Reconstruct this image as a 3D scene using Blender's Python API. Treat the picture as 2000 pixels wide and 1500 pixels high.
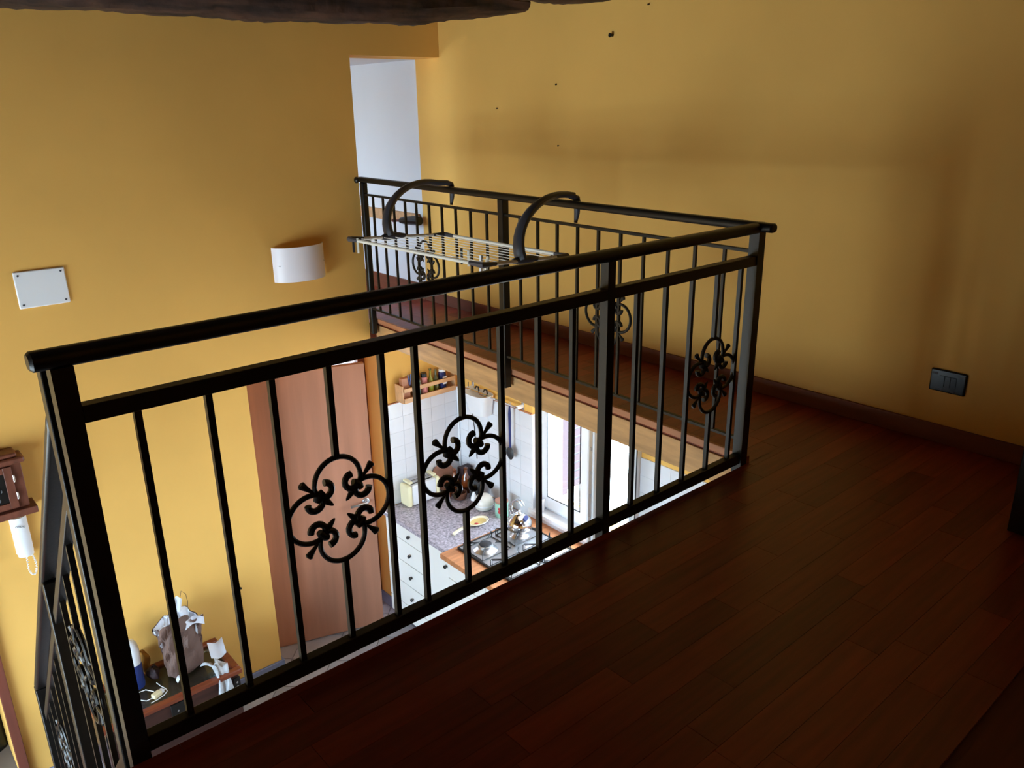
import bpy, bmesh, math, random
from mathutils import Matrix, Vector, Euler
random.seed(7)
S = bpy.context.scene
C = S.collection
for o in list(bpy.data.objects): bpy.data.objects.remove(o)
PI = math.pi

# ---------------------------------------------------------------- camera, world, exposure
cam_d = bpy.data.cameras.new('camera'); cam = bpy.data.objects.new('camera', cam_d); C.objects.link(cam)
cam_d.sensor_width = 36.0; cam_d.lens = 1579.35 / 2000 * 36; cam_d.clip_start = 0.02; cam_d.clip_end = 200
cam.matrix_world = Matrix.Translation((-0.3376, -1.7294, 1.4304)) @ Matrix.Rotation(-0.70999, 4, 'Z') @ Matrix.Rotation(1.24015, 4, 'X') @ Matrix.Rotation(-0.016135, 4, 'Z')
S.camera = cam
W = bpy.data.worlds.new('sky'); S.world = W; W.use_nodes = True
wn = W.node_tree; bg = wn.nodes['Background']; bg.inputs[1].default_value = 37.0
wg = wn.nodes.new('ShaderNodeTexCoord'); wsep = wn.nodes.new('ShaderNodeSeparateXYZ'); wramp = wn.nodes.new('ShaderNodeValToRGB')
wramp.color_ramp.elements[0].position = .46; wramp.color_ramp.elements[0].color = (.44, .49, .53, 1)      # sunlit ground and houses
wramp.color_ramp.elements[1].position = .54; wramp.color_ramp.elements[1].color = (.68, .83, 1.0, 1)      # open sky
wmap = wn.nodes.new('ShaderNodeMapRange'); wmap.inputs['From Min'].default_value = -1; wmap.inputs['From Max'].default_value = 1
wn.links.new(wg.outputs['Generated'], wsep.inputs[0]); wn.links.new(wsep.outputs['Z'], wmap.inputs['Value'])
wn.links.new(wmap.outputs[0], wramp.inputs[0]); wn.links.new(wramp.outputs[0], bg.inputs[0])
S.view_settings.view_transform = 'Standard'; S.view_settings.look = 'None'; S.view_settings.gamma = 1
S.view_settings.exposure = 0.0; S.view_settings.use_curve_mapping = False
S.cycles.max_bounces = 14; S.cycles.diffuse_bounces = 9; S.cycles.glossy_bounces = 4; S.cycles.transparent_max_bounces = 12
S.cycles.sample_clamp_indirect = 8.0

def portal(name, loc, rot, sx, sy):
    d = bpy.data.lights.new(name, 'AREA'); d.shape = 'RECTANGLE'; d.size = sx; d.size_y = sy
    d.cycles.is_portal = True
    o = bpy.data.objects.new(name, d); C.objects.link(o); o.location = loc; o.rotation_euler = rot
    return o
portal('window_portal', (3.43, 1.76, -0.72), (0, PI/2, 0), 1.4, 1.0)            # kitchen window, facing -x
portal('window_portal', (-3.02, -1.2, -0.9), (0, -PI/2, 0), 1.3, 1.7)          # window in the far left wall, facing +x
portal('window_portal', (-3.02, 1.3, -1.15), (0, -PI/2, 0), 2.3, 2.7)          # wide window at the void
portal('window_portal', (1.18, 4.5, 1.0), (0, -PI/2, 0), 1.2, .9)             # window of the white room, facing +x

# ---------------------------------------------------------------- materials
def lin(c): return tuple(((v/255)/12.92 if v/255 <= .04045 else ((v/255+.055)/1.055)**2.4) for v in c)
M = {}
def mat(name, col, rough=.5, metal=0., spec=.5, noise=None, bump=0., bscale=60., rnd=0., coat=0., emit=None):
    """col sRGB 0-255; noise=(scale, amount, (sx,sy,sz)); rnd = per-object brightness variation"""
    m = bpy.data.materials.new(name); m.use_nodes = True; nt = m.node_tree
    b = nt.nodes['Principled BSDF']; c = lin(col)
    b.inputs['Base Color'].default_value = (*c, 1); b.inputs['Roughness'].default_value = rough
    b.inputs['Metallic'].default_value = metal; b.inputs['Specular IOR Level'].default_value = spec
    if coat: b.inputs['Coat Weight'].default_value = coat
    tc = nt.nodes.new('ShaderNodeTexCoord')
    out = None
    if noise:
        mp = nt.nodes.new('ShaderNodeMapping'); mp.inputs['Scale'].default_value = noise[2] if len(noise) > 2 else (1, 1, 1)
        n = nt.nodes.new('ShaderNodeTexNoise'); n.inputs['Scale'].default_value = noise[0]; n.inputs['Detail'].default_value = 6
        nt.links.new(tc.outputs['Object'], mp.inputs[0]); nt.links.new(mp.outputs[0], n.inputs['Vector'])
        r = nt.nodes.new('ShaderNodeValToRGB'); a = noise[1]
        r.color_ramp.elements[0].position = .3; r.color_ramp.elements[1].position = .7
        r.color_ramp.elements[0].color = (*[x*(1-a) for x in c], 1); r.color_ramp.elements[1].color = (*[min(1, x*(1+a)) for x in c], 1)
        nt.links.new(n.outputs['Fac'], r.inputs[0]); out = r.outputs[0]
    if rnd:
        oi = nt.nodes.new('ShaderNodeObjectInfo'); mr = nt.nodes.new('ShaderNodeMapRange')
        mr.inputs['To Min'].default_value = 1-rnd; mr.inputs['To Max'].default_value = 1+rnd
        nt.links.new(oi.outputs['Random'], mr.inputs['Value'])
        vm = nt.nodes.new('ShaderNodeVectorMath'); vm.operation = 'SCALE'
        if out: nt.links.new(out, vm.inputs[0])
        else: vm.inputs[0].default_value = c
        nt.links.new(mr.outputs[0], vm.inputs['Scale']); out = vm.outputs[0]
    if out: nt.links.new(out, b.inputs['Base Color'])
    if bump:
        n2 = nt.nodes.new('ShaderNodeTexNoise'); n2.inputs['Scale'].default_value = bscale; n2.inputs['Detail'].default_value = 4
        nt.links.new(tc.outputs['Object'], n2.inputs['Vector'])
        bp = nt.nodes.new('ShaderNodeBump'); bp.inputs['Strength'].default_value = bump; bp.inputs['Distance'].default_value = .01
        nt.links.new(n2.outputs['Fac'], bp.inputs['Height']); nt.links.new(bp.outputs[0], b.inputs['Normal'])
    M[name] = m
    return m
def glassmat(name, col, fac=.9, rough=.02):
    m = bpy.data.materials.new(name); m.use_nodes = True; nt = m.node_tree; nt.nodes.clear()
    o = nt.nodes.new('ShaderNodeOutputMaterial'); t = nt.nodes.new('ShaderNodeBsdfTransparent'); g = nt.nodes.new('ShaderNodeBsdfGlossy')
    t.inputs[0].default_value = (*lin(col), 1); g.inputs['Roughness'].default_value = rough
    mx = nt.nodes.new('ShaderNodeMixShader'); lwn = nt.nodes.new('ShaderNodeLayerWeight'); lwn.inputs[0].default_value = .5
    pw_ = nt.nodes.new('ShaderNodeMath'); pw_.operation = 'POWER'; pw_.inputs[1].default_value = 4
    f = nt.nodes.new('ShaderNodeMath'); f.operation = 'MULTIPLY_ADD'; f.inputs[1].default_value = .5; f.inputs[2].default_value = .035
    nt.links.new(lwn.outputs['Facing'], pw_.inputs[0]); nt.links.new(pw_.outputs[0], f.inputs[0]); nt.links.new(f.outputs[0], mx.inputs[0]); nt.links.new(t.outputs[0], mx.inputs[1]); nt.links.new(g.outputs[0], mx.inputs[2]); nt.links.new(mx.outputs[0], o.inputs[0])
    M[name] = m

mat('paint', (231, 180, 95), .75, spec=.25, noise=(1.6, .05), bump=.05, bscale=14)
mat('white_paint', (228, 230, 236), .8, spec=.25, noise=(2, .02))
mat('plaster', (225, 220, 210), .85, spec=.2, noise=(6, .05))
mat('iron', (22, 20, 18), .40, spec=.42, noise=(30, .15), bump=.05, bscale=80)
mat('laminate', (134, 52, 31), .34, spec=.4, noise=(3, .22, (1, 14, 4)), rnd=.28)
mat('laminate_base', (96, 38, 22), .5, spec=.3, noise=(3, .2, (1, 12, 1)))
mat('baseboard', (120, 66, 44), .5, noise=(3, .12, (1, 1, 8)))
mat('tile_floor', (178, 174, 178), .35, noise=(5, .12), rnd=.08)
mat('grout', (120, 114, 110), .9)
mat('skirting', (120, 130, 160), .5, noise=(6, .08))
mat('wall_tile', (228, 228, 232), .25, spec=.5, noise=(9, .02), rnd=.03)
mat('tile_grout', (220, 219, 222), .8)
mat('pine', (196, 150, 98), .55, noise=(2.2, .3, (9, 1.2, 9)), bump=.1, bscale=30)
mat('pine_edge', (180, 120, 84), .5, noise=(2.2, .2, (9, 1.2, 9)))
mat('old_beam', (62, 40, 30), .75, noise=(3.0, .8, (1.0, 8, 8)), bump=1.0, bscale=9)
mat('roof_board', (60, 40, 28), .8, noise=(3, .3, (1, 8, 8)), rnd=.2)
mat('door_wood', (176, 122, 96), .42, noise=(1.6, .13, (7, 1, .5)), spec=.4)
mat('frame_wood', (110, 56, 40), .5, noise=(3, .2, (8, 8, .8)))
mat('steel', (214, 214, 218), .33, metal=1., noise=(20, .03))
mat('chrome', (225, 226, 228), .08, metal=1.)
mat('alu', (200, 202, 205), .35, metal=1.)
mat('white_plastic', (236, 238, 242), .35, spec=.5)
mat('cream', (236, 226, 184), .4)
mat('cabinet', (232, 230, 224), .35, spec=.4, noise=(4, .015))
mat('granite', (168, 160, 170), .28, noise=(55, .6), spec=.5)
mat('worktop_wood', (186, 124, 82), .4, noise=(3, .22, (2, 12, 8)))
mat('black', (14, 14, 15), .4)
mat('black_plastic', (34, 34, 38), .45)
mat('grey_plastic', (66, 66, 74), .42, bump=.02)
mat('tube_white', (232, 228, 216), .35)
mat('chest_wood', (66, 38, 30), .35, noise=(4, .3, (1, 8, 8)))
mat('chest_trim', (128, 62, 36), .35, noise=(4, .2, (1, 8, 8)))
mat('key_wood', (110, 62, 46), .45, noise=(5, .3, (6, 2, 2)))
mat('kraft', (106, 80, 70), .75, noise=(8, .12), bump=.15, bscale=20)
mat('kraft_dark', (92, 66, 56), .75, noise=(8, .12), bump=.15, bscale=20)
mat('paper', (226, 230, 240), .8)
mat('tissue', (196, 200, 204), .8, noise=(18, .25))
mat('ochre', (178, 128, 52), .8, noise=(20, .2))
mat('maroon', (46, 22, 26), .7)
mat('blue', (36, 52, 112), .35)
mat('navy', (30, 40, 96), .4)
mat('amber', (116, 54, 20), .1, spec=.8, noise=(6, .35))
mat('brown_pot', (96, 58, 42), .4, noise=(9, .4, (1, 1, 12)))
mat('board_pink', (176, 128, 108), .6, noise=(3, .12, (2, 2, 9)))
mat('mint', (160, 208, 186), .4, noise=(10, .1))
mat('red', (196, 56, 56), .4)
mat('pinkjar', (206, 130, 128), .3)
mat('oil', (150, 150, 40), .12, spec=.7)
mat('olive', (92, 88, 44), .12, spec=.7)
mat('ceramic', (236, 226, 196), .15, spec=.6)
mat('jar_white', (230, 224, 214), .25, spec=.5)
mat('ceramic_yellow', (220, 190, 120), .2, spec=.6)
mat('light_wood', (206, 158, 112), .5, noise=(3, .14, (2, 9, 9)))
mat('lampshade', (246, 240, 246), .35, spec=.4)
mat('chest_inlay', (86, 66, 44), .4, noise=(12, .35))
mat('maroon_wood', (96, 30, 34), .5)
mat('shutter', (50, 22, 32), .6, noise=(3, .15, (8, 8, 1)))
mat('socket_black', (16, 16, 17), .25, spec=.5)
glassmat('glass', (240, 246, 248))
glassmat('glass_dark', (150, 150, 150))

# ---------------------------------------------------------------- mesh builder
class MB:
    def __init__(s): s.v = []; s.f = []
    def add(s, vs, fs):
        n = len(s.v); s.v += [tuple(v) for v in vs]; s.f += [tuple(i+n for i in f) for f in fs]; return s
    def box(s, x0, x1, y0, y1, z0, z1, mx=None):
        vs = [Vector((x, y, z)) for x in (x0, x1) for y in (y0, y1) for z in (z0, z1)]
        if mx: vs = [mx @ v for v in vs]
        return s.add(vs, [(0, 1, 3, 2), (4, 6, 7, 5), (0, 4, 5, 1), (2, 3, 7, 6), (0, 2, 6, 4), (1, 5, 7, 3)])
    def tube(s, pts, r, n=8, cap=True, closed=False, sq=(1, 1)):
        P = [Vector(p) for p in pts]; k = len(P)
        R = r if isinstance(r, (list, tuple)) else [r]*k
        T = []
        for i in range(k):
            a = P[(i-1) % k] if closed or i > 0 else P[0]; b = P[(i+1) % k] if closed or i < k-1 else P[-1]
            T.append((b-a).normalized())
        up = Vector((0, 0, 1)) if abs(T[0].z) < .9 else Vector((0, 1, 0))
        N = (up - T[0]*up.dot(T[0])).normalized(); vs = []
        for i in range(k):
            N = (N - T[i]*N.dot(T[i])).normalized(); B = T[i].cross(N)
            for j in range(n):
                a = 2*PI*(j+.5)/n; vs.append(P[i] + (N*math.cos(a)*sq[0] + B*math.sin(a)*sq[1])*R[i])
        fs = []
        for i in range(k if closed else k-1):
            for j in range(n):
                fs.append((i*n+j, i*n+(j+1) % n, ((i+1) % k)*n+(j+1) % n, ((i+1) % k)*n+j))
        if cap and not closed: fs += [tuple(reversed(range(n))), tuple((k-1)*n+j for j in range(n))]
        return s.add(vs, fs)
    def lathe(s, prof, n=24, c=(0, 0, 0), mx=None, cap=True):
        vs = []; k = len(prof)
        for r, z in prof:
            for j in range(n):
                a = 2*PI*j/n; v = Vector((c[0]+r*math.cos(a), c[1]+r*math.sin(a), c[2]+z)); vs.append(mx @ v if mx else v)
        fs = [(i*n+j, i*n+(j+1) % n, (i+1)*n+(j+1) % n, (i+1)*n+j) for i in range(k-1) for j in range(n)]
        if cap: fs += [tuple(reversed(range(n))), tuple((k-1)*n+j for j in range(n))]
        return s.add(vs, fs)
    def prism(s, poly, h0, h1, mx=None):       # polygon in local xy, extruded along local z
        n = len(poly); vs = [Vector((x, y, h0)) for x, y in poly]+[Vector((x, y, h1)) for x, y in poly]
        if mx: vs = [mx @ v for v in vs]
        return s.add(vs, [tuple(reversed(range(n))), tuple(range(n, 2*n))]+[(i, (i+1) % n, (i+1) % n+n, i+n) for i in range(n)])
    def grid(s, fn, nu, nv, closed_u=False):
        vs = [fn(i/(nu if closed_u else nu-1), j/(nv-1)) for j in range(nv) for i in range(nu)]
        fs = [(j*nu+i, j*nu+(i+1) % nu, (j+1)*nu+(i+1) % nu, (j+1)*nu+i) for j in range(nv-1) for i in range(nu if closed_u else nu-1)]
        return s.add(vs, fs)
    def mesh(s, name, m, smooth=True):
        me = bpy.data.meshes.new(name); me.from_pydata(s.v, [], s.f)
        bm = bmesh.new(); bm.from_mesh(me); bmesh.ops.recalc_face_normals(bm, faces=bm.faces)
        if smooth:
            for f in bm.faces: f.smooth = True
            for e in bm.edges:
                if len(e.link_faces) != 2 or e.calc_face_angle(0) > .6: e.smooth = False
        bm.to_mesh(me); bm.free(); me.materials.append(M[m])
        return me
    def build(s, name, m, parent=None, bevel=0, solid=0, smooth=True, loc=None):
        o = bpy.data.objects.new(name, s.mesh(name, m, smooth)); C.objects.link(o)
        if parent: o.parent = parent
        if loc: o.location = loc
        if solid:
            md = o.modifiers.new('solid', 'SOLIDIFY'); md.thickness = solid; md.offset = 0
        if bevel:
            md = o.modifiers.new('bevel', 'BEVEL'); md.width = bevel; md.segments = 2; md.limit_method = 'ANGLE'; md.angle_limit = .6
        return o
def B(*a): return MB().box(*a)
def place(name, me, parent, loc=(0, 0, 0), rot=(0, 0, 0), sc=(1, 1, 1)):
    o = bpy.data.objects.new(name, me); C.objects.link(o); o.parent = parent; o.location = loc; o.rotation_euler = rot; o.scale = sc
    return o
def thing(name, label, cat, loc=(0, 0, 0), rz=0, group=None):
    o = bpy.data.objects.new(name, None); C.objects.link(o); o.empty_display_size = .05
    o.location = loc; o.rotation_euler = (0, 0, rz); return tag(o, label, cat, group)
def tag(o, label, cat, group=None):
    o['label'] = label; o['category'] = cat
    if group: o['group'] = group
    return o
def struct(o, label=None, cat=None):
    o['kind'] = 'structure'
    if label: o['label'] = label
    if cat: o['category'] = cat
    return o
def arc(cx, cz, r, a0, a1, n): return [(cx+r*math.cos(math.radians(a0+(a1-a0)*i/n)), cz+r*math.sin(math.radians(a0+(a1-a0)*i/n))) for i in range(n+1)]

# ---------------------------------------------------------------- key dimensions
YA, TA = 3.14, .29           # far wall front face, thickness
XB, XK = 3.231, 3.28         # right wall upstairs, kitchen wall downstairs
ZL = -2.45                   # lower floor
XL, YB, YN = -3.0, -4.0, 5.7 # left wall, back wall, end of the white room
TOP = 3.6
def rx(y): return 2.3936+.0446*y     # centre line of the walkway railing
def fx(y): return rx(y)+.03          # edge of the walkway

# ---------------------------------------------------------------- structure
w = MB()
w.box(XL, 2.525, YA, YA+TA, 0.0, TOP).box(2.525, XB+.3, YA, YA+TA, 1.757, TOP)
w.box(XL, -.95, YA, YA+TA, ZL, 0).box(-.95, -.09, YA, YA+TA, -.35, 0).box(-.09, 1.585, YA, YA+TA, ZL, 0)
w.box(1.585, 2.525, YA, YA+TA, -.22, 0).box(2.525, 2.615, YA, YA+TA, -.22, -.131).box(2.615, XK+.3, YA, YA+TA, ZL, -.131)
struct(w.build('wall_far', 'paint', smooth=False), 'tall ochre yellow wall with a doorway upstairs and a door below', 'wall')
struct(MB().box(XB, XB+.3, YB, YA+TA, 0, TOP).build('wall_right', 'paint', smooth=False), 'ochre yellow wall running along the loft and walkway', 'wall')
k = MB()
KY0, KY1, KZ0, KZ1 = 1.25, 2.26, -1.40, -.16
k.box(XK, XK+.3, KY1, YA, ZL, 0).box(XK, XK+.3, KY0, KY1, ZL, KZ0).box(XK, XK+.3, YB, KY0, ZL, 0).box(XK, XK+.3, KY0, KY1, KZ1, 0)
struct(k.build('wall_kitchen', 'paint', smooth=False), 'yellow kitchen wall around the window below the walkway', 'wall')
l = MB()
l.box(XL-.3, XL, YB, -2.0, ZL, TOP).box(XL-.3, XL, -.4, 0, ZL, TOP).box(XL-.3, XL, 2.6, YA+TA, ZL, TOP).box(XL-.3, XL, 0, 2.6, ZL, -2.25).box(XL-.3, XL, 0, 2.6, -.05, TOP).box(XL-.3, XL, -2.0, -.4, ZL, -1.5).box(XL-.3, XL, -2.0, -.4, -.3, TOP)
struct(l.build('wall_left', 'paint', smooth=False), 'yellow wall of the living room on the stair side with a window', 'wall')
struct(B(XL, XK+.3, YB-.3, YB, ZL, TOP).build('wall_back', 'paint', smooth=False), 'yellow back wall of the loft', 'wall')
# white room behind the upstairs doorway
wr = MB().box(XB, XB+.3, YA+TA, YN, -.2, 1.76)
struct(wr.build('wall_white_right', 'white_paint', smooth=False), 'white wall seen through the upstairs doorway', 'wall')
wr = MB().box(1.0, 1.2, YA+TA, 4.15, -.2, 1.76).box(1.0, 1.2, 4.85, YN, -.2, 1.76).box(1.0, 1.2, 4.15, 4.85, -.2, .45).box(1.0, 1.2, 4.15, 4.85, 1.52, 1.76)
struct(wr.build('wall_white_left', 'white_paint', smooth=False), 'white wall with the window of the upstairs back room', 'wall')
struct(B(1.0, XB+.3, YN, YN+.2, -.2, 1.76).build('wall_white_end', 'white_paint', smooth=False), 'white end wall of the upstairs back room', 'wall')
struct(B(1.0, XB+.3, YA+TA, YN, 1.757, 1.9).build('ceiling_white', 'white_paint', smooth=False), 'low white ceiling of the upstairs back room', 'ceiling')
# hall behind the lower door
h = MB().box(1.3, 1.5, YA+TA, 4.9, ZL, -.2).box(2.75, 2.95, YA+TA, 4.9, ZL, -.2).box(1.3, 2.95, 4.9, 5.1, ZL, -1.2).box(1.3, 1.8, 4.9, 5.1, -1.2, -.2).box(2.5, 2.95, 4.9, 5.1, -1.2, -.2)  # unseen opening added in the end wall so daylight brightens the hall
struct(h.build('wall_hall', 'white_paint', smooth=False), 'white walls of the small hall behind the wooden door', 'wall')
# alcove behind the doorway by the stair foot
h = MB().box(-1.1, -.95, YA+TA, 4.2, ZL, -.2).box(-.09, .1, YA+TA, 4.2, ZL, -.2).box(-1.1, .1, 4.2, 4.4, ZL, -.2).box(-1.1, .1, YA+TA, 4.4, -.35, -.2)
struct(h.build('wall_alcove', 'paint', smooth=False), 'yellow walls of the alcove beyond the brown door frame', 'wall')

# loft floor with individual planks
fl = MB().box(XL, XB+.05, YB, -1.278, -.2, 0).box(-.14, XB+.05, -1.278, -.022, -.2, -.008).box(XL, -.14, -1.278, -.3, -.2, 0)
FL = struct(fl.build('floor_loft', 'laminate_base', smooth=False), 'dark red brown laminate floor of the loft', 'floor')
ENDS = {2: [1.05, 1.29, 2.1], 4: [.7, 2.27, 2.75], 7: [.62, 1.59, 2.35], 8: [.4, 1.21, 1.9, 2.6]}
pw = .0925; y1 = -.022; row = 0; ed = -.053
while ed > -1.28:
    y0 = ed; xs = ENDS.get(row, None)
    if xs is None:
        xs = []; x = random.uniform(-.1, .4)
        while x < 3.15: xs.append(x); x += random.choice((.36, .48, .62, .8))
    xs = [-.14]+[x for x in xs if -.05 < x < 3.15]+[XB]
    for a, b in zip(xs, xs[1:]):
        o = B(a+.0007, b-.0007, y0+.0005, y1-.0005, -.012, 0).build('plank', 'laminate', FL, smooth=False)
    y1 = ed; ed -= pw; row += 1
# walkway floor: slab, nosing, planks
wk = MB()
yy = [0, YN]
wk.prism([(fx(0)+.10, -.026), (XB+.05, -.026), (XB+.05, YA), (fx(YA)+.10, YA)], -.13, -.008).prism([(fx(0)+.02, -.026), (fx(0)+.10, -.026), (fx(YA)+.10, YA), (fx(YA)+.02, YA)], -.02, -.008)
wk.box(2.525, XB+.05, YA, YA+TA, -.13, -.008).box(1.0, XB+.05, YA+TA, YN, -.13, -.008)
FW = struct(wk.build('floor_walkway', 'laminate_base', smooth=False), 'red brown laminate floor of the narrow walkway', 'floor')
y = -.026
while y < 5.0:
    y2 = min(y+pw, 5.0); x0 = fx(y)+.016 if y < YA-.05 else (2.53 if y < YA+TA else 1.9)
    xs = [x0, x0+random.uniform(.2, .62), XB]
    if x0 < 2: xs = [x0, x0+.6, x0+random.uniform(.7, 1.1), XB]
    for a, b in zip(xs, xs[1:]): B(a+.0007, b-.0007, y+.0005, y2-.0005, -.012, 0).build('plank', 'laminate', FW, smooth=False)
    y = y2
# skewed beam and nosing below the walkway railing
def skew_box(name, m, o0, o1, z0, z1, y0=-.02, y1=YA, parent=None, bevel=0):
    p = [(fx(y0)+o0, y0), (fx(y0)+o1, y0), (fx(y1)+o1, y1), (fx(y1)+o0, y1)]
    return MB().prism(p, z0, z1).build(name, m, parent, bevel=bevel, smooth=False)
bm_ = thing('walkway_beam', 'light pine beam with a reddish nosing board carrying the walkway', 'beam', (0, 0, 0))
skew_box('beam', 'pine', .012, .098, -.155, -.022, parent=bm_, bevel=.004)
skew_box('nosing_board', 'pine_edge', 0, .02, -.004, .03, parent=bm_, bevel=.004)
struct(MB().prism([(fx(0)+.10, -.02), (XK, -.02), (XK, YA), (fx(YA)+.10, YA)], -.155, -.131).build('ceiling_kitchen', 'plaster', smooth=False), 'white plaster underside of the walkway above the kitchen', 'ceiling')

# lower floor, diagonal tiles
lf = B(XL, XK+.3, YB, 5.1, ZL-.2, ZL-.006)
LF = struct(lf.build('floor_lower', 'grout', smooth=False), 'pale grey tiled floor of the lower level', 'floor')
ts = .30; tm = MB().box(-ts/2+.003, ts/2-.003, -ts/2+.003, ts/2-.003, -.008, 0).mesh('tile', 'tile_floor', False)
for i in range(-22, 23):
    for j in range(-22, 23):
        u, v = i*ts, j*ts
        x = 1.9+(u-v)*math.sqrt(.5); y = 3.2+(u+v)*math.sqrt(.5)
        inside = (-.2 < x < 3.0 and 1.5 < y < YA+.1) or (1.55 < x < 2.7 and YA-.1 < y < 3.9)
        if inside: place('tile', tm, LF, (x, y, ZL), (0, 0, PI/4))

# roof, beams
ce = MB()
def zc(y): return 2.16+(YA-y)*.2
ce.add([(XL, YB, zc(YB)), (XB+.3, YB, zc(YB)), (XB+.3, YA, zc(YA)), (XL, YA, zc(YA)), (XL, YB, TOP+.2), (XB+.3, YB, TOP+.2), (XB+.3, YA, TOP+.2), (XL, YA, TOP+.2)],
       [(0, 1, 2, 3), (4, 7, 6, 5), (0, 3, 7, 4), (1, 5, 6, 2), (0, 4, 5, 1), (2, 6, 7, 3)])
struct(ce.build('ceiling', 'roof_board', smooth=False), 'dark sloping timber roof above the loft', 'ceiling')
def rough_beam(y, pts, label, seed):
    rnd = random.Random(seed); n = 18; xs = [p[0] for p in pts]; N = 190
    x0, x1 = xs[0], xs[-1]; vs = []; ph = [rnd.uniform(0, 6) for _ in range(8)]
    def itp(x, k):
        for a, b in zip(pts, pts[1:]):
            if a[0] <= x <= b[0]: t = (x-a[0])/(b[0]-a[0]); return a[k]+(b[k]-a[k])*t
        return pts[-1][k]
    for i in range(N+1):
        x = x0+(x1-x0)*i/N; zb, h = itp(x, 1), itp(x, 2)
        for j in range(n):
            a = 2*PI*j/n; ca, sa = math.cos(a), math.sin(a)
            q = 2.6; cs = math.copysign(abs(ca)**(2/q), ca); ss = math.copysign(abs(sa)**(2/q), sa)
            wob = 1+.07*math.sin(5*x+ph[j % 8])+.05*math.sin(13*x+2*a+ph[1])+rnd.uniform(-.05, .05)
            vs.append((x, y+.13*cs*wob, zb+h/2+h/2*ss*(wob if ss > 0 else 1+.55*(wob-1))))
    m = MB(); fs = [(i*n+j, i*n+(j+1) % n, (i+1)*n+(j+1) % n, (i+1)*n+j) for i in range(N) for j in range(n)]
    m.add(vs, fs+[tuple(range(n)), tuple(N*n+j for j in range(n))])
    return tag(m.build('ceiling_beam', 'old_beam'), label, 'beam')
rough_beam(2.33, [(XL, 1.83, .3), (.45, 1.845, .3), (.9, 1.842, .28), (2.0, 1.853, .28), (2.45, 1.862, .27), (2.68, 1.90, .22), (3.0, 1.935, .17), (XB+.02, 1.965, .1)], 'dark rough-hewn beam under the roof closest to the upstairs doorway', 3)
rough_beam(1.60, [(XL, 1.93, .26), (1.6, 1.93, .26), (2.6, 1.935, .25), (3.1, 1.945, .2), (XB+.02, 1.965, .14)], 'dark rough-hewn beam whose end sits in the plain yellow wall', 5)

# baseboards
bb = struct(B(XB-.014, XB, YB, YA+TA, 0, .082).build('baseboard_right', 'baseboard', bevel=.003), 'brown wooden baseboard along the yellow loft wall', 'baseboard')
bb = struct(B(XB-.014, XB, YA+TA+.002, YN, 0, .125).build('baseboard_white', 'baseboard', bevel=.003), 'brown wooden baseboard along the white wall', 'baseboard')
bb = MB().box(-.03, 1.597, YA-.018, YA, ZL, ZL+.085).box(1.585, 1.603, YA-.018, YA+.1, ZL, ZL+.085)
struct(bb.build('baseboard_far', 'skirting', bevel=.004), 'blue grey skirting along the foot of the yellow wall', 'baseboard')
struct(B(2.60, 2.615, YA, YA+TA, ZL, ZL+.10).build('baseboard_jamb', 'skirting', bevel=.004), 'blue grey skirting at the foot of the door reveal', 'baseboard')
# brown door trim by the stair foot
tr = MB().box(-.095, -.045, YA-.03, YA+.02, ZL, -.3).box(-1.0, -.95, YA-.03, YA+.02, ZL, -.3).box(-1.0, -.045, YA-.03, YA+.02, -.35, -.3)
struct(tr.build('trim_1', 'frame_wood', bevel=.003), 'dark brown wooden frame of the alcove doorway', 'trim')
# kitchen tile dado
def dado(name, axis, a0, a1, pos, label):
    hgt = .82; z0 = -1.47
    if axis == 'x': o = B(a0, a1, pos-.008, pos, z0, z0+hgt)
    else: o = B(pos-.008, pos, a0, a1, z0, z0+hgt)
    O = struct(o.build(name, 'tile_grout', smooth=False), label, 'wall')
    s = .115; me = MB().box(-s/2+.0015, s/2-.0015, -.003, .003, -s/2+.0015, s/2-.0015).mesh('wall_tile', 'wall_tile', False)
    n = int((a1-a0+.02)/s); nz = 7
    s2 = (a1-a0)/n; sz = hgt/nz
    for i in range(n):
        for j in range(nz):
            u = a0+s2*(i+.5); z = z0+sz*(j+.5)
            if axis == 'x': p = place('wall_tile', me, O, (u, pos-.0075, z))
            else: p = place('wall_tile', me, O, (pos-.0075, u, z), (0, 0, PI/2))
            p.scale = (s2/s, 1, sz/s)
    return O
dado('wall_tiles_far', 'x', 2.617, XK-.01, YA, 'white square wall tiles behind the cream toaster')
dado('wall_tiles_window', 'y', KY1, YA-.012, XK, 'white square wall tiles under the utensil rail beside the window')
dado('wall_tiles_right', 'y', -.3, KY0, XK, 'white square wall tiles on the far side of the open window')
tl = MB().box(2.615, XK, YA-.016, YA, -.65, -.643)
struct(tl.build('trim_2', 'pine_edge', smooth=False), 'thin tan edging along the top of the tiles under the spice shelf', 'trim')
tl = MB().box(XK-.016, XK, KY1, YA, -.65, -.643)
struct(tl.build('trim_3', 'pine_edge', smooth=False), 'thin tan edging along the top of the tiles under the utensil rail', 'trim')

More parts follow.
